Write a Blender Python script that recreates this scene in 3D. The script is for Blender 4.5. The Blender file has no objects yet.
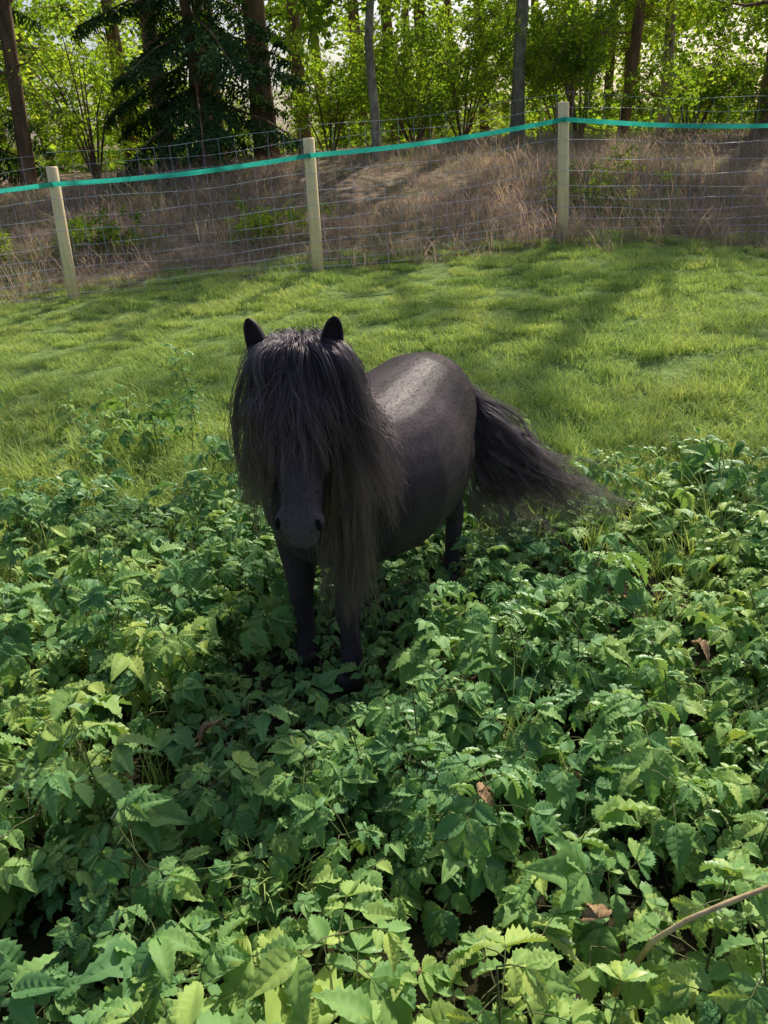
import bpy, math, random
import numpy as np
from mathutils import Vector, Matrix
from mathutils.bvhtree import BVHTree
rng=np.random.default_rng(7); random.seed(7)
S=bpy.context.scene
S.view_settings.view_transform='Standard'; S.view_settings.look='None'; S.view_settings.exposure=0
# ---------------------------------------------------------------- light
SUN_EL=math.radians(47); SUN_AZ=math.radians(32)   # azimuth from +Y toward +X
sund=np.array([math.sin(SUN_AZ)*math.cos(SUN_EL),math.cos(SUN_AZ)*math.cos(SUN_EL),math.sin(SUN_EL)])
w=bpy.data.worlds.new("World"); S.world=w; w.use_nodes=True
nt=w.node_tree; bg=nt.nodes['Background']; sky=nt.nodes.new('ShaderNodeTexSky'); sky.sky_type='NISHITA'
sky.sun_disc=False; sky.sun_elevation=SUN_EL; sky.sun_rotation=SUN_AZ; sky.air_density=1.0; sky.dust_density=4.0; sky.ozone_density=.3
nt.links.new(sky.outputs[0],bg.inputs[0]); bg.inputs[1].default_value=0.15
sl=bpy.data.lights.new("sun","SUN"); sl.energy=5; sl.angle=math.radians(.6); sl.color=(1,.92,.75)
so=bpy.data.objects.new("sun",sl); S.collection.objects.link(so)
so.rotation_euler=Vector(-sund).to_track_quat('-Z','Y').to_euler(); so.location=(0,0,30)
# ---------------------------------------------------------------- camera
p=math.radians(24.5); th=math.radians(3.5)
X=Vector((1,0,0)); U=Vector((0,math.sin(p),math.cos(p))); Fw=Vector((0,math.cos(p),-math.sin(p)))
R=X*math.cos(th)-U*math.sin(th); U2=X*math.sin(th)+U*math.cos(th)
cam=bpy.data.cameras.new("camera"); co=bpy.data.objects.new("camera",cam); S.collection.objects.link(co)
cam.sensor_fit='VERTICAL'; cam.sensor_height=24; cam.lens=780/1024*24; cam.clip_end=600; cam.clip_start=.05
M=Matrix(((R.x,U2.x,-Fw.x,0),(R.y,U2.y,-Fw.y,0),(R.z,U2.z,-Fw.z,1.6),(0,0,0,1))); co.matrix_world=M; S.camera=co
# ---------------------------------------------------------------- helpers
def link(o,parent=None):
    S.collection.objects.link(o)
    if parent: o.parent=parent
    return o
def empty(name,loc=(0,0,0)):
    o=bpy.data.objects.new(name,None); o.location=loc; o.empty_display_size=.2; return link(o)
def mesh(name,V,Fc,mats=(),smooth=False,mi=None):
    m=bpy.data.meshes.new(name); m.from_pydata([tuple(v) for v in V],[],[tuple(f) for f in Fc])
    for k in mats: m.materials.append(k)
    if mi is not None: m.polygons.foreach_set('material_index',mi)
    if smooth: m.polygons.foreach_set('use_smooth',[True]*len(m.polygons))
    m.update(); return m
def obj(name,V,Fc,mats=(),smooth=False,parent=None,mi=None):
    return link(bpy.data.objects.new(name,mesh(name,V,Fc,mats,smooth,mi)),parent)
def smooth(a,b,x):
    t=np.clip((np.asarray(x,float)-a)/(b-a),0,1); return t*t*(3-2*t)
def hgt(x,y):
    x=np.asarray(x,float); y=np.asarray(y,float)
    z=np.interp(y,[-60,2.6,3.4,8.05,8.6,10,13,20,300],[0,0,.035,.59,.70,1.03,1.53,1.80,3.0])
    lat=.035*np.clip(x,-5,2)-.07*np.clip(x-2,0,3)
    z=z+lat*smooth(3,8,y)
    z=z+.025*np.sin(x*1.7+y*.9)*np.sin(y*1.3-x*.4+1)*smooth(3,5,y)+.07*np.sin(x*.9+2)*np.sin(y*1.1)*smooth(8.6,10,y)
    return z
def N(t,kind,**kw):
    n=t.nodes.new(kind)
    for k,v in kw.items(): setattr(n,k,v)
    return n
def newmat(name):
    m=bpy.data.materials.new(name); m.use_nodes=True; m.node_tree.nodes.clear()
    t=m.node_tree; o=N(t,'ShaderNodeOutputMaterial'); return m,t,o
def ramp(t,stops,fac=None):
    r=N(t,'ShaderNodeValToRGB'); e=r.color_ramp.elements
    while len(e)<len(stops): e.new(.5)
    for i,(a,c) in enumerate(stops): e[i].position=a; e[i].color=(*c,1)
    if fac is not None: t.links.new(fac,r.inputs[0])
    return r
def math_(t,op,a,b):
    n=N(t,'ShaderNodeMath',operation=op)
    for i,v in enumerate((a,b)):
        if isinstance(v,(int,float)): n.inputs[i].default_value=v
        else: t.links.new(v,n.inputs[i])
    return n.outputs[0]
def leafmat(name,stops,trans=.4,tcol=(1.3,1.25,.6),gloss=.1,rough=.45,scale=1.5,island=.35):
    m,t,o=newmat(name)
    oi=N(t,'ShaderNodeObjectInfo'); g=N(t,'ShaderNodeNewGeometry')
    no=N(t,'ShaderNodeTexNoise'); no.inputs['Scale'].default_value=scale; t.links.new(g.outputs['Position'],no.inputs['Vector'])
    a=math_(t,'MULTIPLY',oi.outputs['Random'],.65-island); b=math_(t,'MULTIPLY',g.outputs['Random Per Island'],island)
    c=math_(t,'MULTIPLY',no.outputs[0],.7)
    s=math_(t,'ADD',math_(t,'ADD',a,b),c); s=math_(t,'SUBTRACT',s,.17)
    r=ramp(t,stops,s)
    d=N(t,'ShaderNodeBsdfDiffuse'); t.links.new(r.outputs[0],d.inputs[0])
    mx=N(t,'ShaderNodeMixRGB',blend_type='MULTIPLY'); mx.inputs[0].default_value=1; mx.inputs[2].default_value=(*tcol,1); t.links.new(r.outputs[0],mx.inputs[1])
    tr=N(t,'ShaderNodeBsdfTranslucent'); t.links.new(mx.outputs[0],tr.inputs[0])
    ms=N(t,'ShaderNodeMixShader'); ms.inputs[0].default_value=trans; t.links.new(d.outputs[0],ms.inputs[1]); t.links.new(tr.outputs[0],ms.inputs[2])
    if gloss<=0: t.links.new(ms.outputs[0],o.inputs[0]); return m
    gl=N(t,'ShaderNodeBsdfGlossy'); gl.inputs['Roughness'].default_value=rough; gl.inputs[0].default_value=(.9,.95,1,1)
    fr=N(t,'ShaderNodeFresnel'); fr.inputs[0].default_value=1.4
    ms2=N(t,'ShaderNodeMixShader'); t.links.new(math_(t,'MULTIPLY',fr.outputs[0],gloss*10),ms2.inputs[0]); t.links.new(ms.outputs[0],ms2.inputs[1]); t.links.new(gl.outputs[0],ms2.inputs[2])
    t.links.new(ms2.outputs[0],o.inputs[0]); return m
def pmat(name,c1,c2,scale=10,rough=.8,bump=.3,stretch=(1,1,1),coords='Object',spec=.3,detail=6):
    m,t,o=newmat(name); b=N(t,'ShaderNodeBsdfPrincipled'); tc=N(t,'ShaderNodeTexCoord'); mp=N(t,'ShaderNodeMapping'); mp.inputs['Scale'].default_value=stretch
    t.links.new(tc.outputs[coords],mp.inputs[0]); n=N(t,'ShaderNodeTexNoise'); n.inputs['Scale'].default_value=scale; n.inputs['Detail'].default_value=detail
    t.links.new(mp.outputs[0],n.inputs['Vector']); r=ramp(t,[(.3,c1),(.7,c2)],n.outputs[0]); t.links.new(r.outputs[0],b.inputs['Base Color'])
    b.inputs['Roughness'].default_value=rough; b.inputs['Specular IOR Level'].default_value=spec
    bp=N(t,'ShaderNodeBump'); bp.inputs['Strength'].default_value=bump; bp.inputs['Distance'].default_value=.02; t.links.new(n.outputs[0],bp.inputs['Height']); t.links.new(bp.outputs[0],b.inputs['Normal'])
    t.links.new(b.outputs[0],o.inputs[0]); return m
# ---------------------------------------------------------------- materials
m_leaf=leafmat('undergrowth_leaf',[(.12,(.085,.21,.09)),(.38,(.15,.32,.12)),(.62,(.25,.43,.13)),(.90,(.46,.58,.15))],trans=.36,tcol=(1.25,1.2,.6),gloss=.03,rough=.5,scale=1.3,island=.40)
m_stem=pmat('plant_stem',(.06,.10,.03),(.12,.12,.05),20,.6)
m_dead=pmat('dead_leaf',(.16,.10,.05),(.34,.23,.13),30,.8)
m_grass=leafmat('lawn_grass',[(.15,(.23,.37,.12)),(.45,(.38,.52,.18)),(.7,(.50,.61,.22)),(.95,(.64,.67,.28))],trans=.36,tcol=(1.25,1.15,.7),gloss=0,scale=.9)
m_dry=leafmat('dry_grass',[(.15,(.15,.22,.09)),(.36,(.24,.28,.16)),(.48,(.34,.28,.27)),(.68,(.46,.38,.35)),(.95,(.74,.63,.42))],trans=.5,tcol=(1.2,1.03,.82),gloss=0,scale=.9)
m_tree=leafmat('tree_leaf',[(.15,(.07,.15,.02)),(.45,(.17,.29,.04)),(.7,(.30,.42,.06)),(.95,(.46,.53,.11))],trans=.58,tcol=(1.75,1.65,.7),gloss=0,scale=.5)
m_conifer=leafmat('conifer_needle',[(.15,(.02,.05,.02)),(.6,(.05,.10,.04)),(.95,(.10,.16,.05))],trans=.2,gloss=0,scale=.6)
m_bark=pmat('bark_brown',(.08,.05,.033),(.30,.19,.12),9,.9,.8,(1,1,.25))
m_barkg=pmat('bark_grey',(.13,.11,.08),(.42,.37,.29),14,.9,.8,(1,1,.5))
m_post=pmat('post_wood',(.82,.62,.38),(.96,.78,.52),8,.75,.2,(3,3,.35))
m_wire=pmat('wire_steel',(.40,.46,.62),(.55,.62,.80),30,.4,0)
m_tape=leafmat('teal_tape',[(.2,(.03,.42,.36)),(.8,(.06,.55,.46))],trans=.45,tcol=(1.1,1.2,1.2),gloss=.03,scale=20)
m_black=pmat('insulator_plastic',(.02,.02,.02),(.04,.04,.04),20,.5)
# ground
gm,t,o=newmat('ground_soil_grass'); b=N(t,'ShaderNodeBsdfPrincipled'); g=N(t,'ShaderNodeNewGeometry'); sp=N(t,'ShaderNodeSeparateXYZ'); t.links.new(g.outputs['Position'],sp.inputs[0])
n1=N(t,'ShaderNodeTexNoise'); n1.inputs['Scale'].default_value=9; n1.inputs['Detail'].default_value=9; t.links.new(g.outputs['Position'],n1.inputs['Vector'])
n2=N(t,'ShaderNodeTexNoise'); n2.inputs['Scale'].default_value=.9; n2.inputs['Detail'].default_value=4; t.links.new(g.outputs['Position'],n2.inputs['Vector'])
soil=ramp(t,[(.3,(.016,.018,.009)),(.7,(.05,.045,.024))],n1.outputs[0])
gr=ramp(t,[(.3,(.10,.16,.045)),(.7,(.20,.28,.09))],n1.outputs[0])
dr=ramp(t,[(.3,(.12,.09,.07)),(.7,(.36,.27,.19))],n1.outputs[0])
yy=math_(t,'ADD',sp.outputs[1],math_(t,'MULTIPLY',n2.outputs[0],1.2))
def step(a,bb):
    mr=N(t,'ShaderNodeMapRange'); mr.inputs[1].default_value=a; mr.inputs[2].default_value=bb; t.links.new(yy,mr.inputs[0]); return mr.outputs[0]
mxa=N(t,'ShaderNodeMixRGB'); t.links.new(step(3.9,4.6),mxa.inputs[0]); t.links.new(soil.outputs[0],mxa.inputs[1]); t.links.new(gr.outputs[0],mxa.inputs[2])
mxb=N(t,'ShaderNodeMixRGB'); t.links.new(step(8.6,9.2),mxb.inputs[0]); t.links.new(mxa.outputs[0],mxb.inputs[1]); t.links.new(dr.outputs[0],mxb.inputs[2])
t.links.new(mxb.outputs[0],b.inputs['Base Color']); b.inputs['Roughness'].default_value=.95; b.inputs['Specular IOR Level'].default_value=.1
bp=N(t,'ShaderNodeBump'); bp.inputs['Distance'].default_value=.05; t.links.new(n1.outputs[0],bp.inputs['Height']); t.links.new(bp.outputs[0],b.inputs['Normal']); t.links.new(b.outputs[0],o.inputs[0])
xs=np.concatenate([np.linspace(-250,-14,18)[:-1],np.linspace(-14,14,150),np.linspace(14,250,18)[1:]])
ys=np.concatenate([np.linspace(-60,-2,12)[:-1],np.linspace(-2,22,150),np.linspace(22,300,24)[1:]])
GX,GY=np.meshgrid(xs,ys); GZ=hgt(GX,GY); V=np.stack([GX.ravel(),GY.ravel(),GZ.ravel()],1); nx=len(xs)
Fq=[(j*nx+i,j*nx+i+1,(j+1)*nx+i+1,(j+1)*nx+i) for j in range(len(ys)-1) for i in range(nx-1)]
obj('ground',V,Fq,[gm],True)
# ---------------------------------------------------------------- scatter via geometry nodes
def srccol(name,meshes):
    c=bpy.data.collections.new(name)
    for i,m in enumerate(meshes):
        ob=bpy.data.objects.new(f"{name}_{i:02d}",m); c.objects.link(ob)
    return c
def scatter(name,P,Rt,Sc,col,parent=None,extra=None):
    n=len(P); m=bpy.data.meshes.new(name); m.vertices.add(n); m.vertices.foreach_set('co',np.asarray(P,dtype=np.float32).ravel())
    a=m.attributes.new('rot','FLOAT_VECTOR','POINT'); a.data.foreach_set('vector',np.asarray(Rt,dtype=np.float32).ravel())
    a=m.attributes.new('scl','FLOAT','POINT'); a.data.foreach_set('value',np.asarray(Sc,dtype=np.float32).ravel())
    a=m.attributes.new('idx','INT','POINT'); a.data.foreach_set('value',rng.integers(0,len(col.objects),n).astype(np.int32))
    ob=link(bpy.data.objects.new(name,m),parent)
    key='scatter_'+col.name; ng=bpy.data.node_groups.get(key)
    if not ng:
        ng=bpy.data.node_groups.new(key,'GeometryNodeTree')
        ng.interface.new_socket('Geometry',in_out='INPUT',socket_type='NodeSocketGeometry'); ng.interface.new_socket('Geometry',in_out='OUTPUT',socket_type='NodeSocketGeometry')
        gi=ng.nodes.new('NodeGroupInput'); go=ng.nodes.new('NodeGroupOutput'); ip=ng.nodes.new('GeometryNodeInstanceOnPoints')
        ci=ng.nodes.new('GeometryNodeCollectionInfo'); ci.inputs['Collection'].default_value=col; ci.inputs['Separate Children'].default_value=True; ci.inputs['Reset Children'].default_value=True
        def na(nm,ty):
            q=ng.nodes.new('GeometryNodeInputNamedAttribute'); q.data_type=ty; q.inputs[0].default_value=nm; return q.outputs[0]
        L=ng.links.new; L(gi.outputs[0],ip.inputs['Points']); L(ci.outputs[0],ip.inputs['Instance']); ip.inputs['Pick Instance'].default_value=True
        L(na('idx','INT'),ip.inputs['Instance Index']); L(na('rot','FLOAT_VECTOR'),ip.inputs['Rotation']); L(na('scl','FLOAT'),ip.inputs['Scale']); L(ip.outputs[0],go.inputs[0])
    md=ob.modifiers.new('scatter','NODES'); md.node_group=ng
    return ob
def grid(x0,x1,y0,y1,s,j=1.3):
    a=np.arange(x0,x1,s); c=np.arange(y0,y1,s); A,B=np.meshgrid(a,c); A=A.ravel()+rng.uniform(-.5,.5,A.size)*s*j; B=B.ravel()+rng.uniform(-.5,.5,B.size)*s*j
    return A,B
def rots(n,tilt): return np.stack([rng.normal(0,tilt,n),rng.normal(0,tilt,n),rng.uniform(0,6.28,n)],1)
def vnoise(x,y,s,seed=0):
    r=np.zeros_like(np.asarray(x,float))
    rr=np.random.default_rng(seed)
    for k in range(6):
        a=rr.uniform(0,6.28); f=s*rr.uniform(.6,1.8); r=r+np.sin((x*np.cos(a)+y*np.sin(a))*f+rr.uniform(0,6.28))
    return r/3.0
# ---------------------------------------------------------------- undergrowth plant meshes
def leaflet(L,W,fold,droop,teeth=9,lob=0):
    n=teeth*2; V=[];Fc=[]; w1=random.uniform(-1,1); w2=random.uniform(-1,1)
    for i in range(n+1):
        q=i/n; wv=W*(math.sin(math.pi*min(1,q**.68))**.85 if 0<q<1 else 0)*(1-.12*q)
        if lob: wv*=1+lob*math.exp(-((q-.42)/.10)**2)-lob*.5*math.exp(-((q-.62)/.08)**2)
        if i%2==0: e=.85; zz=0
        else: e=1.0; zz=1
        y=L*q; fw=L*.035*(1 if i%2 else 0)
        zc=-droop*q*q*L
        pl=.0072*zz*math.sin(math.pi*q)*L/.08
        V+= [(-wv*e,y+fw+wv*.15,zc+fold*wv+pl-.45*droop*wv+.08*w1*L*math.sin(q*5)),(-wv*.5,y+fw*.3+wv*.04,zc+fold*wv*.6+pl*.9),(0,y-L*.025 if 0<q<1 else y,zc-.002),(wv*.5,y+fw*.3+wv*.04,zc+fold*wv*.6+pl*.9),(wv*e,y+fw+wv*.15,zc+fold*wv+pl-.45*droop*wv+.08*w2*L*math.sin(q*4+1))]
        if i:
            a=(i-1)*5; c=i*5
            for k in range(4): Fc.append((a+k,a+k+1,c+k+1,c+k))
    return np.array(V),Fc
def rotm(ax,ay,az):
    return np.array((Matrix.Rotation(az,3,'Z')@Matrix.Rotation(ay,3,'Y')@Matrix.Rotation(ax,3,'X')))
class Acc:
    def __init__(s): s.V=[];s.F=[];s.m=[];s.n=0
    def add(s,V,Fc,mi=0):
        s.V.append(np.asarray(V,float)); s.F+=[tuple(i+s.n for i in f) for f in Fc]; s.m+= [mi]*len(Fc); s.n+=len(V)
    def addacc(s,o,Rm,T):
        s.V.append(np.concatenate(o.V)@Rm.T+T); k=s.n; s.F+=[tuple(i+k for i in f) for f in o.F]; s.m+=o.m; s.n+=o.n
    def mesh(s,name,mats,sm=True): return mesh(name,np.concatenate(s.V),s.F,mats,sm,s.m)
def tube(pts,rad,k=8,hint=(1,0,0),caps=True,noise=0):
    pts=[Vector(q) for q in pts]; V=[];Fc=[]; n=len(pts)
    for i in range(n):
        d=(pts[min(i+1,n-1)]-pts[max(i-1,0)]).normalized(); a=Vector(hint)-d*Vector(hint).dot(d)
        if a.length<1e-3: a=Vector((0,1,0))-d*d.y
        a.normalize(); c=d.cross(a); r=rad[i]; ra,rb=(r if isinstance(r,(tuple,list)) else (r,r))
        for j in range(k):
            f=2*math.pi*j/k; e=1+noise*random.uniform(-1,1)
            V.append(pts[i]+a*math.cos(f)*ra*e+c*math.sin(f)*rb*e)
        if i:
            for j in range(k): Fc.append(((i-1)*k+j,(i-1)*k+(j+1)%k,i*k+(j+1)%k,i*k+j))
    if caps: Fc.append(tuple(range(k-1,-1,-1))); Fc.append(tuple((n-1)*k+j for j in range(k)))
    return V,Fc
def compound(acc,base,az,elev,size,mi=0,wide=False,teeth=7):
    d=np.array([math.cos(az)*math.cos(elev),math.sin(az)*math.cos(elev),math.sin(elev)])
    Lp=size*random.uniform(.7,1.2); p1=base+d*Lp*.6; d2=d.copy(); d2[2]-=.45; d2/=np.linalg.norm(d2); p2=p1+d2*Lp*.5
    V,Fc=tube([base,p1,p2],[.0016,.0013,.001],3,caps=False); acc.add(V,Fc,1)
    tilt=math.asin(d2[2])-random.uniform(-.1,.6)
    roll=random.uniform(-.45,.45)
    Rb=np.array(Matrix.Rotation(az-math.pi/2,3,'Z')@Matrix.Rotation(tilt,3,'X')@Matrix.Rotation(roll,3,'Y'))
    specs=[(0,1.05,.38 if wide else .31)]
    la=random.uniform(.7,1.0); specs+= [(la,.88,.36 if wide else .30),(-la,.88,.36 if wide else .30)]
    for a,s,wd in specs:
        L=size*s*random.uniform(.85,1.12); V,Fc=leaflet(L,L*wd,random.uniform(.1,.5),random.uniform(.1,.8),teeth,lob=random.choice([0,.15,.3]))
        V=V@rotm(random.uniform(-.25,.1),random.uniform(-.2,.2),a).T
        acc.add(V@Rb.T+p2,Fc,mi)
    if random.random()<.5:
        for sg in (-1,1):
            L=size*.62; V,Fc=leaflet(L,L*.36,.3,.3,5); V=V@rotm(random.uniform(-.2,.1),0,sg*1.25).T; acc.add(V@Rb.T+p1+(p2-p1)*.25,Fc,mi)
def plantacc(h,nl,size,teeth=7):
    acc=Acc(); wide=random.random()<.5; lean=np.array([random.uniform(-.12,.12),random.uniform(-.12,.12)])
    pts=[np.array([lean[0]*q*q*h/.3,lean[1]*q*q*h/.3,q*h]) for q in np.linspace(0,1,5)]
    V,Fc=tube(pts,[.0032,.003,.0026,.002,.0015],4,caps=False); acc.add(V,Fc,1); az=random.uniform(0,6.28)
    for i in range(nl):
        q=.3+.7*(i+1)/nl; az+=2.4+random.uniform(-.5,.5); base=np.array([np.interp(q,np.linspace(0,1,5),[pp[k] for pp in pts]) for k in range(3)])
        compound(acc,base,az,random.uniform(.2,.7) if q<.95 else random.uniform(.5,1.0),size*random.uniform(.6,1.2)*(1.15-.35*q),wide=wide,teeth=teeth)
    return acc
lm=[m_leaf,m_stem]
protos=[plantacc(random.uniform(.17,.34),random.randint(5,8),random.uniform(.068,.098)) for _ in range(12)]
lows=[plantacc(random.uniform(.07,.12),random.randint(4,6),random.uniform(.05,.07),5) for _ in range(5)]
c_plant=srccol('src_leafy_plant',[q.mesh('leafy_plant',lm) for q in protos])
def patch():
    acc=Acc(); s=.50; k=4
    for i in range(k):
        for j in range(k):
            T=np.array([(i+.5+random.uniform(-.6,.6))*s/k-s/2,(j+.5+random.uniform(-.6,.6))*s/k-s/2,0]); sc=random.uniform(.65,1.2)
            acc.addacc(random.choice(protos),rotm(random.gauss(0,.17),random.gauss(0,.17),random.uniform(0,6.28))*sc,T)
    for i in range(14):
        T=np.array([random.uniform(-s/2,s/2),random.uniform(-s/2,s/2),0]); acc.addacc(random.choice(lows),rotm(random.gauss(0,.2),random.gauss(0,.2),random.uniform(0,6.28))*random.uniform(.7,1.3),T)
    return acc.mesh('leafy_patch',lm)
c_patch=srccol('src_leafy_patch',[patch() for _ in range(10)])
c_tall=srccol('src_tall_weed',[plantacc(random.uniform(.4,.6),random.randint(12,16),random.uniform(.05,.07)).mesh('tall_weed',lm) for _ in range(4)])
# pony frame
PO=np.array([-.03,2.53]); HX=np.array([-.516,-.856]); HY=np.array([.856,-.516])
def pl(x,y):
    rx=x-PO[0]; ry=y-PO[1]; return rx*HX[0]+ry*HX[1], rx*HY[0]+ry*HY[1]
def zone(A,B):
    a,b_=pl(A,B); return ((a+.05)/1.15)**2+((b_-.12)/.75)**2<1
A,B=grid(-3.9,4.3,.45,4.4,.47,.35)
edge=3.6+.25*vnoise(A,B,1.2,3)+.6*smooth(-.6,-1.6,A)
k=(B<edge)&~((B>2.5)&(vnoise(A,B,2.0,5)>.0)&(A<-.5))&~zone(A,B)&~(np.hypot(A,B)<.72); A,B=A[k],B[k]
und=empty('leafy_undergrowth')
scatter('leafy_patches',np.stack([A,B,hgt(A,B)-.01],1),np.stack([rng.normal(0,.05,A.size),rng.normal(0,.05,A.size),rng.uniform(0,6.28,A.size)],1),rng.uniform(.88,1.1,A.size)*np.interp(B,[.9,1.6,4],[.98,.98,.9]),c_patch,und)
A,B=grid(-4.0,4.4,.3,4.9,.13)
edge=3.75+.25*vnoise(A,B,1.2,3)+.75*smooth(-.6,-1.6,A)
zn=zone(A,B); pr=np.where(zn,.95,np.where(B>2.7,.30,.10)); pr=np.where(B>edge,0,pr)*(1-.8*((B>2.5)&(vnoise(A,B,2.0,5)>.0)&(A<-.5)))
keep=rng.random(A.size)<pr
bx,by=pl(A,B); foot=((bx/.62)**2+(by/.26)**2)<1
keep&=~(foot&(rng.random(A.size)<.25)); keep&=~(np.hypot(A,B)<.6)
A,B,foot,zn=A[keep],B[keep],foot[keep],zn[keep]
sc=rng.uniform(.65,1.2,A.size)*(1.1-.06*B); sc[foot]*=.62
bxx,byy=pl(A,B); near=(((bxx-.62)/.36)**2+((byy-.08)/.32)**2)<1; sc[near]*=.5
tl=(((bxx+.68)/.25)**2+((byy-.42)/.38)**2)<1; sc[tl]*=.5
scatter('leafy_plants',np.stack([A,B,hgt(A,B)-.01],1),rots(A.size,.18),sc,c_plant,und)
c_low=srccol('src_low_plant',[q.mesh('low_plant',lm) for q in lows])
A,B=grid(-1.4,1.4,1.5,3.6,.11); k=zone(A,B); A,B=A[k],B[k]
scatter('low_plants',np.stack([A,B,hgt(A,B)-.005],1),rots(A.size,.2),rng.uniform(.7,1.3,A.size),c_low,und)
A,B=grid(-3.6,-.55,3.1,4.7,.2); k=(rng.random(A.size)<.3)&(vnoise(A,B,1.7,9)>-.2); A,B=A[k],B[k]
scatter('tall_weeds',np.stack([A,B,hgt(A,B)],1),rots(A.size,.12),rng.uniform(.55,.95,A.size),c_tall)
# ---------------------------------------------------------------- grass
def tuft(nb,h0,h1,spread,wd,name,mats,lean=.5,seed=False,sq=False):
    acc=Acc()
    for _ in range(nb):
        a=random.uniform(0,6.28); r=spread*math.sqrt(random.random()); b=np.array([math.cos(a)*r,math.sin(a)*r,0]); a2=random.uniform(0,6.28); h=random.uniform(h0,h1); ln=lean*random.uniform(.1,1)*h
        if sq: b=np.array([random.uniform(-spread,spread),random.uniform(-spread,spread),0])
        d=np.array([math.cos(a2),math.sin(a2),0]); sd=np.array([-d[1],d[0],0]); V=[];Fc=[]; n=4
        for i in range(n+1):
            q=i/n; c=b+d*ln*q**2+np.array([0,0,h*(q-.18*q*q*lean)]); ww=wd*(1-q**1.6)+.0003
            if seed and q>.72: ww=wd*1.8*(1-abs(q-.86)/.16)
            V+=[c-sd*ww,c+sd*ww]
            if i: Fc.append((2*i-2,2*i-1,2*i+1,2*i))
        acc.add(V,Fc)
    return acc.mesh(name,mats)
c_grass=srccol('src_grass_tuft',[tuft(480,.02,.07,.16,.0028,'grass_tuft',[m_grass],1.2,sq=True) for _ in range(8)])
c_long=srccol('src_long_grass',[tuft(30,.13,.34,.06,.0028,'long_grass',[m_grass],.9) for _ in range(5)])
c_dry=srccol('src_dry_grass',[tuft(64,.08,.34,.24,.0036,'dry_grass',[m_dry],1.2,True) for _ in range(7)])
A,B=grid(-8.5,9.5,2.4,8.5,.25); k=(B>3.3+.3*vnoise(A,B,1.5,2))|(A<-.5); A,B=A[k],B[k]
scatter('lawn_grass',np.stack([A,B,hgt(A,B)-.005],1),np.stack([rng.normal(.1,.05,A.size),rng.normal(0,.05,A.size),rng.uniform(0,6.28,A.size)],1),rng.uniform(.85,1.2,A.size)*(1.05+.2*vnoise(A,B,1.2,4)+.3*smooth(5.2,4.0,B)),c_grass)
A,B=grid(-5,6,.6,5.3,.2); k=(rng.random(A.size)<np.where(B>2.7,.75,.16)*np.where(B>4.6,.5,1))
bx,by=pl(A,B); k&=~((bx/.9)**2+(by/.5)**2<1); A,B=A[k],B[k]
scatter('long_grass',np.stack([A,B,hgt(A,B)-.005],1),rots(A.size,.15),rng.uniform(.5,1.1,A.size),c_long)
A,B=grid(-11,12,8.2,15,.27); k=rng.random(A.size)<.93; A,B=A[k],B[k]
scatter('dry_grass_bank',np.stack([A,B,hgt(A,B)-.01],1),rots(A.size,.16),rng.uniform(.55,1.15,A.size)*(1.05+.4*vnoise(A,B,1.3,21)),c_dry)
acc=Acc()
for _ in range(400):
    x=random.uniform(-1.8,2.0); y=random.uniform(.5,3.2); V,Fc=leaflet(.06,.02,.5,.8,5); V=V*random.uniform(.4,1.1)@rotm(random.uniform(-.5,.5),random.uniform(-.5,.5),random.uniform(0,6.3)).T
    acc.add(V+np.array([x,y,.012+random.random()*.015]),Fc)
for (x,y,z) in [(.17,1.32,.30),(.36,1.02,.26),(.9,1.9,.25),(-.5,1.7,.22)]:
    for _ in range(3):
        V,Fc=leaflet(.05,.015,.9,.9,6); V=V@rotm(random.uniform(-.5,.3),random.uniform(-.5,.5),random.uniform(0,6.3)).T; acc.add(V+np.array([x,y,z]),Fc)
m=acc.mesh('leaf_litter',[m_dead]); link(bpy.data.objects.new('leaf_litter',m))
V,Fc=tube([(.38,1.0,.02),(.45,.98,.24),(.50,.96,.32),(.565,.955,.365),(.63,.95,.405),(.85,.93,.50)],[.005,.0055,.005,.005,.0045,.002],8,noise=.12); obj('dry_twig',V,Fc,[pmat('dry_twig',(.36,.26,.15),(.6,.46,.28),20)],True)
# ---------------------------------------------------------------- fence
posts=[(-5.45,7.9,None),(-2.94,7.98,-2.88),(-.508,8.05,-.488),(1.98,8.29,1.935),(4.45,8.62,4.45),(6.9,8.9,6.9),(-7.9,7.8,None)]
posts.sort(); fence=empty('wire_fence')
tops=[]
for i,(x,y,xt) in enumerate(posts):
    xt=x if xt is None else xt; z=float(hgt(x,y)); h=1.22+.02*math.sin(i*2.1)
    a=.042
    V,Fc=tube([(x,y,z-.2),(x*.5+xt*.5,y,z+h*.5),(xt,y,z+h-.012),(xt,y,z+h)],[a*1.35,a*1.32,a*1.3,a*1.15],10,noise=.02)
    obj(f'post_{i}',V,Fc,[m_post],True,fence); tops.append((xt,y,z,h))
    V,Fc=tube([(xt,y-.05,z+h-.15),(xt,y-.08,z+h-.15)],[.02,.02],8,(0,0,1)); obj(f'insulator_{i}',V,Fc,[m_black],False,fence)
acc=Acc(); tp=Acc()
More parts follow.
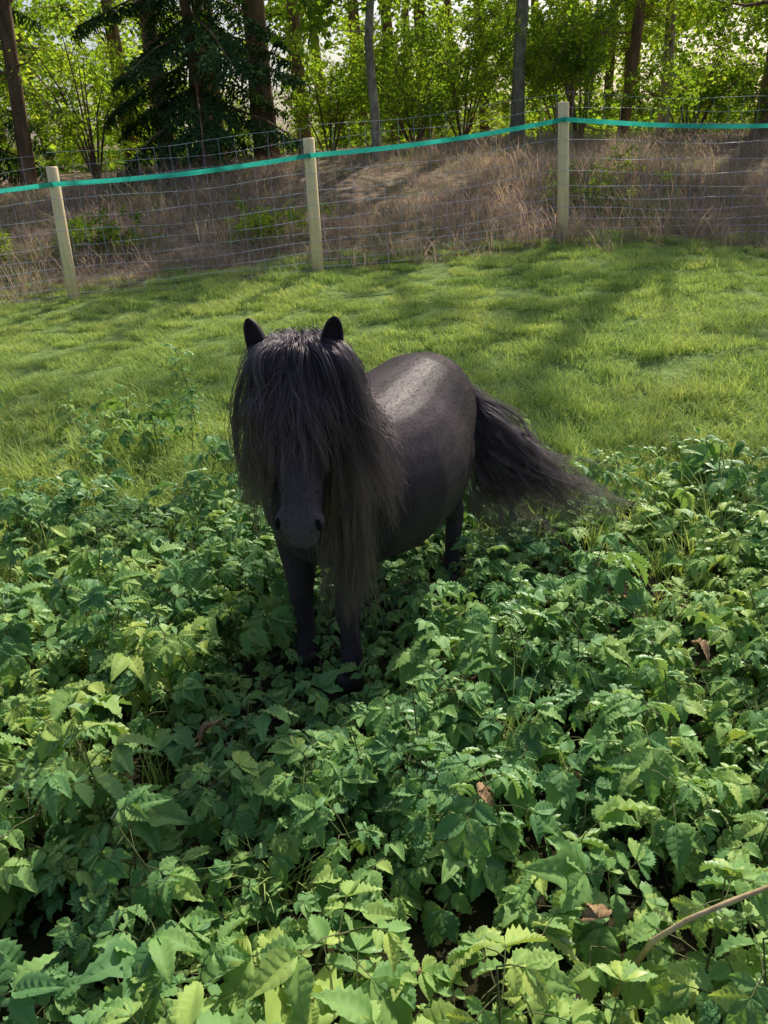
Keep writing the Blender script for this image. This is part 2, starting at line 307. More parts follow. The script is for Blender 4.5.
for (x0,y0,z0,h0),(x1,y1,z1,h1) in zip(tops[:-1],tops[1:]):
    n=16
    lv=[.06,.14,.22,.31,.41,.52,.64,.77,.92,1.08,1.20,1.31]
    for l in lv:
        pts=[(x0+(x1-x0)*q,y0+(y1-y0)*q-.06,z0+(z1-z0)*q+l+.012*math.sin(q*9+l*20)-.03*math.sin(q*math.pi)) for q in np.linspace(0,1,9)]
        V,Fc=tube(pts,[.0022 if l<1 else .0014]*9,4,caps=False); acc.add(V,Fc)
    for j in range(n):
        q=(j+.5)/n; x=x0+(x1-x0)*q; y=y0+(y1-y0)*q-.06; z=z0+(z1-z0)*q-.03*math.sin(q*math.pi)
        pts=[(x+.006*random.uniform(-1,1),y,z+s) for s in (.03,.4,.8,1.31)]; V,Fc=tube(pts,[.0011]*4,4,caps=False); acc.add(V,Fc)
    V=[];Fc=[]
    for j,q in enumerate(np.linspace(0,1,25)):
        x=x0+(x1-x0)*q; y=y0+(y1-y0)*q-.09; z=(z0+h0)*(1-q)+(z1+h1)*q-.15-.035*math.sin(q*math.pi); a=.25*math.sin(q*11+x0)
        d=np.array([0,math.sin(a),math.cos(a)])*.021; V+=[(x,y-d[1],z-d[2]),(x,y+d[1],z+d[2])]
        if j: Fc.append((2*j-2,2*j,2*j+1,2*j-1))
    tp.add(V,Fc)
m=acc.mesh('wire_mesh',[m_wire]); link(bpy.data.objects.new('wire_mesh',m),fence)
m=tp.mesh('teal_tape',[m_tape],False); ob=link(bpy.data.objects.new('teal_tape',m),fence)
# ---------------------------------------------------------------- trees
def clump(nleaf,rad,ls,name,mats):
    acc=Acc(); tw=[]
    for _ in range(9):
        d=np.array([random.gauss(0,1),random.gauss(0,1),random.gauss(0,.7)]); d/=np.linalg.norm(d); e=d*rad*random.uniform(.6,1); e[2]-=.1*rad; tw.append(e)
        Vt,Ft=tube([(0,0,0),tuple(e*.5+np.array([0,0,.06*rad])),tuple(e)],[.008,.005,.002],3,caps=False); acc.add(Vt,Ft,1)
    for _ in range(nleaf):
        e=random.choice(tw); q=random.uniform(.2,1.05); c=e*q+np.array([random.gauss(0,1),random.gauss(0,1),random.gauss(0,.8)])*rad*.13
        L=ls*random.uniform(.7,1.25); W=L*.32; z=random.uniform(.1,.35)*W
        v=np.array([(0,0,0),(-W,L*.35,z),(-W*.8,L*.7,z),(0,L,0),(W*.8,L*.7,z),(W,L*.35,z)]); v=v@rotm(random.uniform(-1.1,.5),random.uniform(-.7,.7),random.uniform(0,6.28)).T+c
        acc.add(v,[(0,3,2,1),(0,5,4,3)],0)
    return acc.mesh(name,mats,False)
c_clump=srccol('src_leaf_clump',[clump(110,.6,.10,'leaf_clump',[m_tree,m_bark]) for _ in range(6)])
c_small=srccol('src_small_leaf_clump',[clump(150,.42,.06,'small_leaf_clump',[m_tree,m_bark]) for _ in range(6)])
def frond(name):
    acc=Acc(); Vt,Ft=tube([(0,0,0),(0,.5,-.06),(0,1,-.22)],[.012,.008,.003],4,caps=False); acc.add(Vt,Ft,1)
    for i in range(22):
        q=.08+.92*i/22; b=np.array([0,q,-.06*q-.16*q*q]); 
        for sg in (-1,1):
            l=.42*(1-q*.65)*random.uniform(.7,1.1); e=b+np.array([sg*l*.8,l*.45,-l*random.uniform(.25,.8)])
            for k in range(8):
                c=b+(e-b)*(k+1)/8; 
                for s2 in (-1,1):
                    d=np.array([random.gauss(0,.4)+.2*sg,random.gauss(0,.5)+.3*s2,-.4+random.gauss(0,.4)]); d/=np.linalg.norm(d); d*=.06; s=np.cross(d,[.3,.4,1]); s*=.010/np.linalg.norm(s)
                    acc.add([c-s,c+s,c+d+s*.3,c+d-s*.3],[(0,1,2,3)],0)
    return acc.mesh(name,[m_conifer,m_bark],False)
c_frond=srccol('src_conifer_frond',[frond('conifer_frond') for _ in range(3)])
sun_gaps=[(-1.1,7.2,.15),(-.7,7.2,.15),(-2.6,6.4,.3),(-2.3,6.3,.25),(-3.6,7.3,.3),(-.9,1.45,.7),(-1.4,1.2,.6),(0,1.2,.4),(-4.9,12.6,.5),(-5.4,12.4,.4),(-4.3,11.4,.4),(-3.3,11.8,.2),(1.0,12.0,.4),(.9,11.2,.2),(1.9,11.5,.2),(4.2,12.2,.4),(4.9,11.4,.2),(3.0,6.8,.2),(1.2,2.0,.3)]  # sun-patch spots; foliage along their sun rays is cut away to light them
def openings(P):
    P=np.asarray(P); k=np.ones(len(P),bool)
    for x,y,r in sun_gaps:
        T=np.array([x,y,float(hgt(x,y))+.3]); D=P-T; s=D@sund; d=np.linalg.norm(D-np.outer(s,sund),axis=1); k&=~((d<r+.65)&(s>.6))
    return k
def tree(name,x,y,r,H,lean=(0,0),bark=m_bark,crown=(3.0,6,16),nc=220,low=0,lowz=(2.0,4.6),shade_clumps=0):
    z=float(hgt(x,y)); e=empty(name,(x,y,z)); acc=Acc(); n=22; wb=.12 if r>.08 else .22
    pts=[(lean[0]*q+wb*math.sin(q*5+x)*q+(.05*math.sin(q*23+x) if r<.08 else .02*math.sin(q*17+x)),lean[1]*q,H*q-.2) for q in np.linspace(0,1,n)]; rad=[r*(1.3 if i==0 else 1.08 if i==1 else 1)*(1-.8*i/n) for i in range(n)]
    V,Fc=tube(pts,rad,12,noise=.07); acc.add(V,Fc)
    cr,z0,z1=crown; P=[]; lobes=[]
    def branch(c,w,zf=.9):
        t=min(.95,max(.05,c[2]/H*zf)); b=np.array([np.interp(t,np.linspace(0,1,n),[pp[k] for pp in pts]) for k in range(3)])
        V,Fc=tube([b,b*.5+c*.5+np.array([0,0,-.1]),c],[r*w,r*w*.6,r*w*.2],5,caps=False); acc.add(V,Fc); return b
    for i in range(11):
        q=random.uniform(0,1); zz=z0+(z1-z0)*q; a=random.uniform(0,6.28); rr=cr*random.uniform(.3,.9)*(1-.5*q)
        c=np.array([lean[0]*.6+math.cos(a)*rr,lean[1]*.6+math.sin(a)*rr,zz]); lobes.append((c,random.uniform(1.0,1.8))); branch(c,.35)
    for i in range(low):
        zz=random.uniform(*lowz); a=random.uniform(0,6.28); l=random.uniform(.6,1.6); c=np.array([math.cos(a)*l,math.sin(a)*l,zz+random.uniform(-.3,.4)]); b=branch(c,.15,1.0)
        for _ in range(3): P.append(b+(c-b)*random.uniform(.5,1.1)+rng.normal(0,.15,3))
    for i in range(shade_clumps):  # extra clumps just above the view, added to shade the bank
        a=random.uniform(0,6.28); l=cr*math.sqrt(random.random())*.75; c=np.array([math.cos(a)*l,math.sin(a)*l*.6,random.uniform(3.2,5.8)]); P.append(c)
        if i%5==0: branch(c,.15,.85)
    for i in range(nc):
        c,rr=lobes[rng.integers(len(lobes))]; d=rng.normal(0,1,3); d/=np.linalg.norm(d); P.append(c+d*rr*rng.uniform(.3,1)**.5*np.array([1,1,.75]))
    link(bpy.data.objects.new('trunk',acc.mesh('trunk',[bark])),e)
    P=np.array(P); W=P+np.array([x,y,z]); k=openings(W)
    P=P[k]; scatter('crown',P,rots(len(P),.4),rng.uniform(.7,1.3,len(P)),c_clump,e)
T=[('broadleaf_tree',-5.6,14.2,.12,13,(1.2,0),m_bark,3.0,4.2,13,260,7,48),
('pine_tree',-3.35,15,.14,15,(.1,0),m_bark,2.6,6,14,220,4,44),
('pine_tree',-2.95,17.5,.14,15,(.1,0),m_bark,2.6,6,14,100,3,0),
('pine_tree',-1.65,15.2,.21,16,(0,.2),m_bark,2.8,6.5,14,240,1,48),
('pine_tree',-1.15,18,.13,14,(-.2,0),m_bark,2.6,6,13,100,4,0),
('birch_tree',.15,12.6,.068,9,(.25,0),m_barkg,1.8,5,9,100,8,16),
('broadleaf_tree',2.7,15.0,.12,13,(.5,0),m_barkg,3.0,5,13,240,8,52),
('broadleaf_tree',5.0,16.5,.11,13,(.9,0),m_bark,3.0,4.6,13,220,7,38),
('broadleaf_tree',6.3,18,.12,12,(-.2,0),m_barkg,3.0,5,12,140,5,0),
('oak_tree',6.75,14.2,.26,14,(.2,0),m_bark,3.4,4.6,13,240,4,50),
('broadleaf_tree',9.5,14.5,.16,14,(.3,0),m_bark,3.4,4,13,240,3,44),
('broadleaf_tree',12.5,15.5,.16,15,(.0,0),m_bark,3.6,4,13,200,2,20),
('broadleaf_tree',-8.5,14.8,.16,14,(.3,0),m_bark,3.4,4,14,200,3,20)]
for (nm,x,y,r,H,ln,bk,cr,z0,z1,nc,lw,dn_) in T: tree(nm,x,y,r,H,ln,bk,(cr,z0,z1),int(nc*.15),lw+2,shade_clumps=dn_)
def conifer(x,y,H,r,z0,n):
    z=float(hgt(x,y)); e=empty('spruce_tree',(x,y,z)); V,Fc=tube([(0,0,-.2),(0,0,H*.5),(0,0,H)],[r,r*.6,.02],10); obj('trunk',V,Fc,[m_bark],True,e)
    P=[];Rr=[];Sc=[]
    for i in range(n):
        q=i/n; zz=z0+(H-z0)*q; a=i*2.4; P.append((0,0,zz)); Rr.append((random.uniform(-.35,-.05),0,a)); Sc.append((1.9*(1-q)+.3)*random.uniform(.8,1.15))
    scatter('branches',P,Rr,Sc,c_frond,e)
conifer(-2.5,13.8,6,.11,.9,44); conifer(-6.8,15.5,8,.14,.6,50)
def shrub(x,y,r,h,n=70,sc=1):
    z=float(hgt(x,y)); e=empty('wood_edge_shrub',(x,y,z)); acc=Acc(); P=[]
    for i in range(9):
        a=random.uniform(0,6.28); q=random.uniform(.4,1); c=np.array([math.cos(a)*r*q,math.sin(a)*r*q,h*random.uniform(.5,1)]); V,Fc=tube([(0,0,-.1),tuple(c*np.array([.4,.4,.6])),tuple(c)],[.022,.014,.004],5,caps=False); acc.add(V,Fc)
        for _ in range(n//9): P.append(c*random.uniform(.55,1.05)+rng.normal(0,.22,3)*np.array([1,1,.8]))
    link(bpy.data.objects.new('stems',acc.mesh('stems',[m_bark])),e); P=np.array(P); P[:,2]=np.abs(P[:,2]); P=P[openings(P+np.array([x,y,z]))|(P[:,2]<1.0)]
    scatter('leaves',P,rots(len(P),.5),rng.uniform(.6,1.2,len(P))*sc,c_small,e)
for s in [(-6.2,13.9,1.3,2.6),(-4.6,14.8,1.2,2.6),(.9,14.6,1.1,1.7),(-.6,16.0,1.2,2.0),(3.7,14.6,1.2,2.4),(5.4,14.2,1.1,1.8),(7.9,13.4,1.2,2.2),(-8.3,13.2,1.2,2.2),(3.9,16.8,1.3,2.8),(1.9,16.2,1.2,2.2),(-3.0,9.4,.45,.22),(-4.2,9.2,.4,.25),(-1.2,9.4,.45,.2),(2.6,9.5,.5,.22)]: shrub(*s,n=54 if s[3]>.5 else 18,sc=1 if s[3]>.5 else .5)
# distant forest mass
n=2700; P=np.stack([rng.uniform(-30,34,n),rng.uniform(19,38,n),rng.uniform(0,1,n)**1.25*7.5],1)
dn=vnoise(P[:,0],P[:,2]*1.3,.8,11)+.5*vnoise(P[:,1],P[:,0],.6,12); k=(dn>-.22)|(P[:,2]<1.0)
P=P[k]; P[:,2]+=hgt(P[:,0],P[:,1])
fo=empty('distant_forest'); scatter('forest_foliage',P,rots(len(P),.4),rng.uniform(1.1,2.0,len(P)),c_clump,fo)
acc=Acc()
for _ in range(60):
    x=random.uniform(-30,34); y=random.uniform(20,44); z=float(hgt(x,y)); V,Fc=tube([(x,y,z-.2),(x+random.uniform(-.4,.4),y,z+6),(x+random.uniform(-.8,.8),y,z+13)],[random.uniform(.12,.28),.13,.05],8); acc.add(V,Fc)
link(bpy.data.objects.new('forest_trunks',acc.mesh('forest_trunks',[m_bark])),fo)
# ---------------------------------------------------------------- PONY
pony=empty('black_pony',(PO[0],PO[1],0)); pony.rotation_euler=(0,0,math.atan2(HX[1],HX[0]))
poll=np.array([.477,.09,1.105]); muz=np.array([.668,.180,.690]); ax=muz-poll; HL=np.linalg.norm(ax); ax/=HL
m_coat,t,o=newmat('black_coat'); b=N(t,'ShaderNodeBsdfPrincipled'); tc=N(t,'ShaderNodeTexCoord'); n1=N(t,'ShaderNodeTexNoise'); n1.inputs['Scale'].default_value=5; n1.inputs['Detail'].default_value=5
t.links.new(tc.outputs['Object'],n1.inputs[0]); r=ramp(t,[(.3,(.026,.020,.026)),(.7,(.062,.047,.060))],n1.outputs[0])
vd=N(t,'ShaderNodeVectorMath',operation='DISTANCE'); t.links.new(tc.outputs['Object'],vd.inputs[0]); vd.inputs[1].default_value=tuple(muz+ax*.03)
mr=N(t,'ShaderNodeMapRange'); mr.inputs[1].default_value=.32; mr.inputs[2].default_value=.03; t.links.new(vd.outputs['Value'],mr.inputs[0])
mm=N(t,'ShaderNodeMixRGB'); t.links.new(mr.outputs[0],mm.inputs[0]); t.links.new(r.outputs[0],mm.inputs[1]); mm.inputs[2].default_value=(.095,.075,.088,1)  # greyer muzzle, plus painted-in lightness where the face gets little light
t.links.new(mm.outputs[0],b.inputs['Base Color'])
n2=N(t,'ShaderNodeTexNoise'); n2.inputs['Scale'].default_value=150; n2.inputs['Detail'].default_value=3; t.links.new(tc.outputs['Object'],n2.inputs[0])
bp=N(t,'ShaderNodeBump'); bp.inputs['Strength'].default_value=.25; bp.inputs['Distance'].default_value=.0015; t.links.new(n2.outputs[0],bp.inputs['Height']); t.links.new(bp.outputs[0],b.inputs['Normal'])
b.inputs['Roughness'].default_value=.48; b.inputs['Specular IOR Level'].default_value=.17; b.inputs['Specular Tint'].default_value=(.9,.85,1,1)
t.links.new(b.outputs[0],o.inputs[0])
m_hoof=pmat('hoof_horn',(.02,.018,.016),(.05,.04,.035),20,.5); m_eye=pmat('eye_dark',(.008,.005,.004),(.012,.008,.006),5,.08,0,spec=.6); m_nost=pmat('nostril_skin',(.006,.005,.006),(.010,.009,.010),20,.8,spec=.1)
acc=Acc()
def sweep(rows,hint,k=20):
    V,Fc=tube([r[0] for r in rows],[r[1] for r in rows],k,hint); acc.add(V,Fc)
trunk=[(-.57,.70,.07,.07),(-.54,.70,.15,.13),(-.47,.71,.205,.19),(-.38,.705,.24,.22),(-.26,.67,.27,.255),(-.12,.62,.305,.30),(.04,.605,.30,.305),(.18,.625,.28,.265),(.30,.66,.26,.205),(.40,.675,.22,.165),(.46,.68,.16,.125),(.50,.68,.08,.07)]
sweep([((x,0,z),(wd,h)) for x,z,h,wd in trunk],(0,1,0),28)
sweep([((.20,0,.72),(.12,.17)),((.32,.01,.82),(.12,.18)),((.40,.04,.93),(.10,.155)),((.45,.07,1.03),(.085,.13)),((.47,.088,1.09),(.075,.10))],(0,1,0))
lat=np.array([-.34,.94,0]); lat=lat-ax*(lat@ax)*0; lat/=np.linalg.norm(lat); dors=np.cross(lat,ax); dors/=np.linalg.norm(dors)
if dors[2]<0: dors=-dors
hd=[(-.05,.06,.055,-.02),(-.01,.082,.085,-.02),(.06,.095,.105,-.025),(.12,.102,.120,-.03),(.18,.096,.115,-.028),(.25,.080,.096,-.016),(.32,.066,.078,-.006),(.38,.058,.064,-.001),(.43,.057,.057,-.002),(.46,.053,.050,-.005),(.485,.041,.038,-.009),(.497,.020,.019,-.011)]
V=[];Fc=[];k=20
for i,(s,wd,dp,off) in enumerate(hd):
    for j in range(k):
        f=2*math.pi*j/k; sx=math.cos(f); sy=math.sin(f); sq=1.0-.10*(abs(sx*sy))
        V.append(poll+ax*s+dors*(off+sy*dp)+lat*sx*wd*sq*(1 if sy>0 else .9))
    if i:
        for j in range(k): Fc.append(((i-1)*k+j,(i-1)*k+(j+1)%k,i*k+(j+1)%k,i*k+j))
Fc.append(tuple(range(k-1,-1,-1))); Fc.append(tuple((len(hd)-1)*k+j for j in range(k))); acc.add(V,Fc)
def ball(c,r,sc=(1,1,1),k=12):
    V=[];Fc=[]; n=8
    for i in range(n+1):
        a=math.pi*i/n
        for j in range(k): f=2*math.pi*j/k; V.append(np.array([math.sin(a)*math.cos(f)*sc[0],math.sin(a)*math.sin(f)*sc[1],math.cos(a)*sc[2]])*r+c)
        if i:
            for j in range(k): Fc.append(((i-1)*k+j,(i-1)*k+(j+1)%k,i*k+(j+1)%k,i*k+j))
    return V,Fc
V,Fc=ball(poll+ax*.462+dors*-.052,.031); acc.add(V,Fc)
for sg in (-1,1):
    V,Fc=ball(poll+ax*.420+dors*.024+lat*sg*.044,.028); acc.add(V,Fc)
    V,Fc=ball(poll+ax*.135+dors*.045+lat*sg*.078,.032); acc.add(V,Fc)
for sg in (-1,1):
    y=sg*.105; dx=.02*sg
    sweep([((.31,sg*.09,.62),(.085,.13)),((.31,sg*.11,.50),(.072,.10)),((.33,y,.40),(.055,.07)),((.355+dx,y,.30),(.042,.046)),((.36+dx,y,.265),(.042,.045)),((.355+dx,y,.22),(.034,.036)),((.352+dx,y,.14),(.030,.033)),((.355+dx,y,.10),(.036,.040)),((.37+dx,y,.065),(.033,.037)),((.38+dx,y,.04),(.04,.045)),((.382+dx,y,.02),(.04,.045))],(0,1,0),14)
    dx=.04*sg
    sweep([((-.36,sg*.09,.68),(.11,.17)),((-.33,sg*.13,.56),(.095,.145)),((-.31+dx*.5,sg*.14,.46),(.075,.10)),((-.37+dx,sg*.13,.37),(.05,.065)),((-.43+dx,sg*.125,.31),(.038,.05)),((-.435+dx,sg*.122,.27),(.036,.043)),((-.42+dx,sg*.12,.20),(.031,.035)),((-.41+dx,sg*.12,.13),(.031,.034)),((-.405+dx,sg*.12,.095),(.037,.04)),((-.385+dx,sg*.12,.06),(.034,.037)),((-.375+dx,sg*.12,.03),(.04,.045)),((-.373+dx,sg*.12,.018),(.04,.045))],(0,1,0),14)
    for xx,yy in ((.385+.02*sg,y),(-.37+dx,sg*.12)):
        V,Fc=tube([(xx,yy,.0),(xx-.005,yy,.03),(xx-.012,yy,.055)],[(.052,.058),(.047,.053),(.043,.048)],14,(0,1,0)); obj('hoof',V,Fc,[m_hoof],True,pony)
raw=bpy.data.objects.new('raw',mesh('raw',np.concatenate(acc.V),acc.F)); S.collection.objects.link(raw)
md=raw.modifiers.new('r','REMESH'); md.mode='VOXEL'; md.voxel_size=.0095
md=raw.modifiers.new('s','SMOOTH'); md.factor=.5; md.iterations=11
dg=bpy.context.evaluated_depsgraph_get(); bm=bpy.data.meshes.new_from_object(raw.evaluated_get(dg)); bpy.data.objects.remove(raw)
bm.name='body'; bm.materials.clear(); bm.materials.append(m_coat); bm.polygons.foreach_set('use_smooth',[True]*len(bm.polygons)); bm.update()
body=link(bpy.data.objects.new('body',bm),pony)
bvh=BVHTree.FromPolygons([v.co.copy() for v in bm.vertices],[tuple(q.vertices) for q in bm.polygons])
def push(q,off):
    loc,nor,_,d=bvh.find_nearest(Vector(q))
    if loc is None: return q
    dd=(Vector(q)-loc).dot(nor)
    if dd<off: return np.array(loc+nor*off)
    return q
for sg in (-1,1):
    V,Fc=ball(poll+ax*.14+dors*.045+lat*sg*.096,.019); obj('eye',V,Fc,[m_eye],True,pony)
    q=np.array(push(poll+ax*.432+dors*.040+lat*sg*.056,.0)); _,nr,_,_=bvh.find_nearest(Vector(q)); nr=np.array(nr); ex=np.cross(nr,ax); ex/=np.linalg.norm(ex); ey=np.cross(nr,ex)
    V,Fc=ball(np.zeros(3),1); V=np.array(V); ang=.5*sg; e1=ex*math.cos(ang)+ey*math.sin(ang); e2=-ex*math.sin(ang)+ey*math.cos(ang)
    V=V[:,0:1]*e1*.0085+V[:,1:2]*e2*.0190+V[:,2:3]*nr*.0035+q; obj('nostril',V,Fc,[m_nost],True,pony)
    V=[];Fc=[]; n=10; kk=9; base=poll+lat*sg*.090+dors*.040+np.array([0,0,.002]); upv=np.array([0,0,1.])*.97+lat*sg*.20; upv/=np.linalg.norm(upv)
    fw=np.cross(lat,upv); fw=fw if fw@dors>0 else -fw; fw=fw*.9+lat*sg*.25; fw/=np.linalg.norm(fw); sd=np.cross(fw,upv)
    for i in range(n+1):
        q=i/n; wv=.029*(math.sin(math.pi*(.25+.75*q))**.5 if q<1 else 0)+.003
        for j in range(kk):
            u=(j/(kk-1)*2-1)*1.75; V.append(base+upv*(q*.118)+sd*math.sin(u)*wv-fw*(math.cos(u)*wv*1.0-.012*(1-q)-.012*q*q))
        if i:
            for j in range(kk-1): Fc.append(((i-1)*kk+j,(i-1)*kk+j+1,i*kk+j+1,i*kk+j))
    eo=obj('ear',V,Fc,[m_coat],True,pony); md=eo.modifiers.new('s','SOLIDIFY'); md.thickness=.006; md=eo.modifiers.new('ss','SUBSURF'); md.levels=1; md.render_levels=1
mp_=[np.array(push(poll+ax*(.478-.03*abs(u)**1.5)+dors*(-.020-.010*u*u)+lat*u*.050,.0003)) for u in np.linspace(-1,1,11)]
V,Fc=tube(mp_,[.0010]+[.0022]*9+[.0010],6); obj('mouth',V,Fc,[m_nost],True,pony)
# hair
def hairmat(name,c0,c1,c2,tip,hc,mix=.35,tipf=.5,rough=.42,spec=.5):
    m,t,o=newmat(name); hb=N(t,'ShaderNodeBsdfPrincipled'); hi=N(t,'ShaderNodeHairInfo')
    r=ramp(t,[(0,c0),(.6,c1),(1,c2)],hi.outputs['Random'])
    mx=N(t,'ShaderNodeMixRGB'); pw=math_(t,'POWER',hi.outputs['Intercept'],3.0); t.links.new(math_(t,'MULTIPLY',pw,tipf),mx.inputs[0]); t.links.new(r.outputs[0],mx.inputs[1]); mx.inputs[2].default_value=(*tip,1)
    t.links.new(mx.outputs[0],hb.inputs['Base Color']); hb.inputs['Roughness'].default_value=rough; hb.inputs['Specular IOR Level'].default_value=spec
    if mix<=0: t.links.new(hb.outputs[0],o.inputs[0]); return m
    ph=N(t,'ShaderNodeBsdfHairPrincipled'); ph.inputs['Color'].default_value=(*hc,1); ph.inputs['Roughness'].default_value=.28; ph.inputs['Radial Roughness'].default_value=.35
    ms=N(t,'ShaderNodeMixShader'); ms.inputs[0].default_value=mix; t.links.new(hb.outputs[0],ms.inputs[1]); t.links.new(ph.outputs[0],ms.inputs[2]); t.links.new(ms.outputs[0],o.inputs[0]); return m
m_hair=hairmat('black_mane_hair',(.020,.015,.024),(.062,.046,.068),(.155,.115,.150),(.23,.14,.11),(.028,.021,.032),mix=.42,rough=.34,tipf=.6)
m_fur=hairmat('black_coat_fur',(.02,.016,.02),(.04,.031,.04),(.065,.050,.065),(.055,.043,.055),(.02,.015,.02),mix=0,tipf=.3,rough=.6,spec=.15)
def curves(name,C,rad,mat):
    C=np.asarray(C); n,seg,_=C.shape; hc=bpy.data.hair_curves.new(name); hc.add_curves([seg]*n)
    hc.attributes['position'].data.foreach_set('vector',C.astype(np.float32).ravel()) if 'position' in hc.attributes else hc.points.foreach_set('position',C.astype(np.float32).ravel())
    ra=hc.attributes.get('radius') or hc.attributes.new('radius','FLOAT','POINT'); rr=np.tile(rad*(1-.65*np.linspace(0,1,seg)**2),n)*np.repeat(rng.uniform(.7,1.2,n),seg); ra.data.foreach_set('value',rr.astype(np.float32))
    hc.materials.append(mat); return link(bpy.data.objects.new(name,hc),pony)
def hair(name,guides,per,spread,tipc,rad=.0008,seg=18,frizz=.004):
    C=[]
    for G in guides:
        G=np.array(G); q0=np.linspace(0,1,len(G)); q=np.linspace(0,1,seg)
        pp=random.choice([per//3,per,per,int(per*1.6)]); sp_=spread*random.uniform(.5,1.5)
        for _ in range(pp):
            of=rng.normal(0,sp_,3); of2=rng.normal(0,sp_*.9,3); cut=rng.uniform(.65,1.0); qq=q*cut
            c=np.stack([np.interp(qq,q0,G[:,i]) for i in range(3)],1)
            ph=rng.uniform(0,6.28,3); fr=rng.uniform(4,11); fz=frizz*rng.choice([.6,1,1,3.5])
            c=c+of*(1-qq[:,None]*(1-tipc))+of2*qq[:,None]*tipc+fz*np.sin(qq[:,None]*fr+ph)*qq[:,None]**.7*2
            C.append(c)
    return curves(name,C,rad,m_hair)
def guide(root,d0,L,stiff=.25,off=.012,n=20,wind=(0,0,0),wave=.02):
    q=np.array(root,float); d=np.array(d0,float); d/=np.linalg.norm(d); out=[q.copy()]; ph=random.uniform(0,6.28); wa=np.array([random.gauss(0,1),random.gauss(0,1),0])*wave; wf=random.uniform(6,16)
    for i in range(n):
        s=i/n; f=min(1,s/stiff); v=d*(1-f)+np.array([wind[0],wind[1],-1.])*f; v/=np.linalg.norm(v)+1e-6
        q=q+v*L/n+wa*math.cos(s*wf+ph)*L/n*4; q=push(q,off+.02*s*random.random()); out.append(q.copy())
    return out
G=[]
F2=np.array([.856,.516,0])
for i in range(200): # forelock
    u=random.uniform(-1,1); root=push(poll+lat*u*.06+np.array([0,0,.05])+F2*random.uniform(-.03,.045),.004)
    L=(.40+.16*abs(u)**1.5)*random.uniform(.72,1.12); d=F2*random.uniform(.3,.9)+lat*u*.45+np.array([0,0,.25])
    cross=random.gauss(0,.12)
    G.append(guide(root,d,L,.22,.008+.016*random.random(),wind=tuple((lat*(u*.16+cross+.02))[:2]),wave=.034))
crest=[np.array(c) for c in [(.455,.085,1.14),(.42,.06,1.10),(.37,.03,1.04),(.31,.012,.985),(.25,0,.945),(.19,0,.91)]]
for i in range(170): # mane falling on both sides of the neck
    s=random.random()**1.2; f=s*5; a=int(min(4,f)); c=crest[a]*(1-(f-a))+crest[a+1]*(f-a); side=1 if random.random()<.66 else -1
    root=push(c+np.array([0,side*.01,0]),.003); L=random.uniform(.42,.68)*(1-.2*s)
    d=np.array([.25,side*.7,.12])+F2*.3*random.random()+np.array([random.gauss(0,.2),0,0])
    G.append(guide(root,d,L,.18,.008+.020*random.random(),wind=(.18*random.random(),.07 if side>0 else -.02),wave=.034))
for i in range(130): # long locks beside the cheek, over the chest
    side=1 if random.random()<.80 else -1; root=push(crest[0]+(crest[2]-crest[0])*random.random(),.003)
    L=random.uniform(.62,1.0) if side>0 else random.uniform(.5,.64)
    d=lat*side*.6+F2*random.uniform(.1,.5)+np.array([0,0,.1])
    wx=random.uniform(-.24,.05) if side>0 else -.03
    G.append(guide(root,d,L,.18,.008+.028*random.random(),wind=tuple((lat*wx+F2*.10*random.random())[:2]),wave=.040))
hair('mane',G,32,.0064,.28)
G=[]
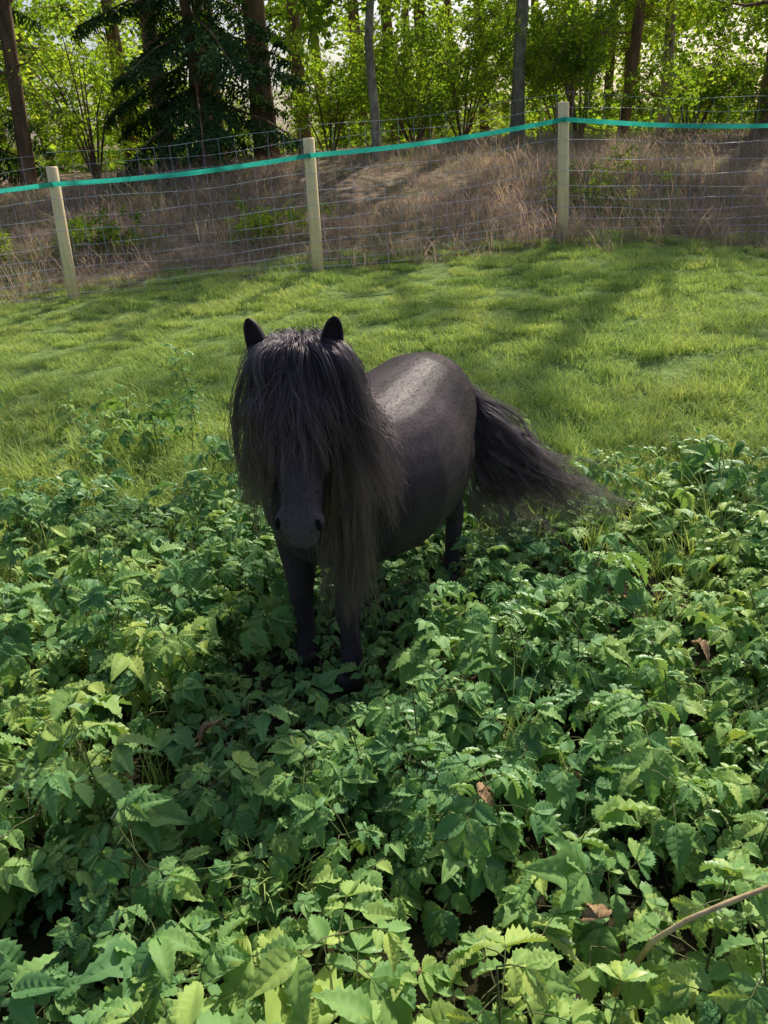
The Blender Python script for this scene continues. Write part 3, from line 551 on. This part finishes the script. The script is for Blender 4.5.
for i in range(210):
    P0=np.array([-.555,random.gauss(0,.012),.80+random.gauss(0,.012)]); u=random.random(); P3=np.array([-.53,.22,.08])*(1-u)+np.array([-.83,.73,.25])*u+rng.normal(0,.04,3)
    if random.random()<.4: P3=P0*.3+P3*.7+np.array([0,0,-.08])
    P1=P0+np.array([-.10,.03,.00]); P2=np.array([-.64,.08+.18*u,.40+.05*u])+rng.normal(0,.055,3); a1,a2,f1,f2=random.gauss(0,.042),random.gauss(0,.042),random.uniform(11,21),random.uniform(11,21)
    g=[]
    for q in np.linspace(0,1,30):
        c=(1-q)**3*P0+3*(1-q)**2*q*P1+3*(1-q)*q*q*P2+q**3*P3; c=c+np.array([a1*math.sin(q*f1+i),a2*math.sin(q*f2+i*1.7),.016*math.sin(q*14+i)])*q; g.append(push(c,.006) if q>.1 else c)
    G.append(g)
hair('tail',G,28,.0058,.35,seg=28)
V,Fc=tube([(-.52,0,.82),(-.58,.005,.80),(-.63,.02,.72),(-.66,.05,.62)],[.045,.035,.025,.012],12,(0,1,0)); obj('tail_dock',V,Fc,[m_coat],True,pony)
# fine short summer coat
nv=len(bm.vertices); co_=np.zeros(nv*3,np.float32); bm.vertices.foreach_get('co',co_); co_=co_.reshape(-1,3).astype(float); no_=np.zeros(nv*3,np.float32); bm.vertices.foreach_get('normal',no_); no_=no_.reshape(-1,3).astype(float)
bm.calc_loop_triangles(); tri=np.array([t_.vertices[:] for t_ in bm.loop_triangles]); a_,b_,c_=co_[tri[:,0]],co_[tri[:,1]],co_[tri[:,2]]
ar=np.linalg.norm(np.cross(b_-a_,c_-a_),axis=1); cen=(a_+b_+c_)/3; wgt=ar*np.where((cen[:,0]>.45)&(cen[:,2]>.6),2.5,1); n=50000; ti=rng.choice(len(tri),n,p=wgt/wgt.sum()); r1=np.sqrt(rng.random(n)); r2=rng.random(n)
wa=(1-r1)[:,None]; wb=(r1*(1-r2))[:,None]; wc=(r1*r2)[:,None]; P=a_[ti]*wa+b_[ti]*wb+c_[ti]*wc; Nn=no_[tri[ti,0]]*wa+no_[tri[ti,1]]*wb+no_[tri[ti,2]]*wc; Nn/=np.linalg.norm(Nn,axis=1)[:,None]
hd_=(P[:,0]>.45)&(P[:,2]>.6); flow=np.where(hd_[:,None],ax,np.array([-.8,0,-.6])); flow=flow+rng.normal(0,.12,(n,3)); flow-=Nn*np.sum(flow*Nn,axis=1)[:,None]; flow/=np.linalg.norm(flow,axis=1)[:,None]+1e-6
Lf=np.where(P[:,2]<.15,.016,.011)*rng.uniform(.7,1.3,n)*np.where(np.linalg.norm(P-muz,axis=1)<.11,.6,1); Lf=Lf[:,None]
C=np.stack([P-Nn*.0008,P+Nn*(Lf*.12)+flow*Lf*.5,P+Nn*(Lf*.25)+flow*Lf],1); curves('coat_fur',C,.00028,m_fur)
print('done')
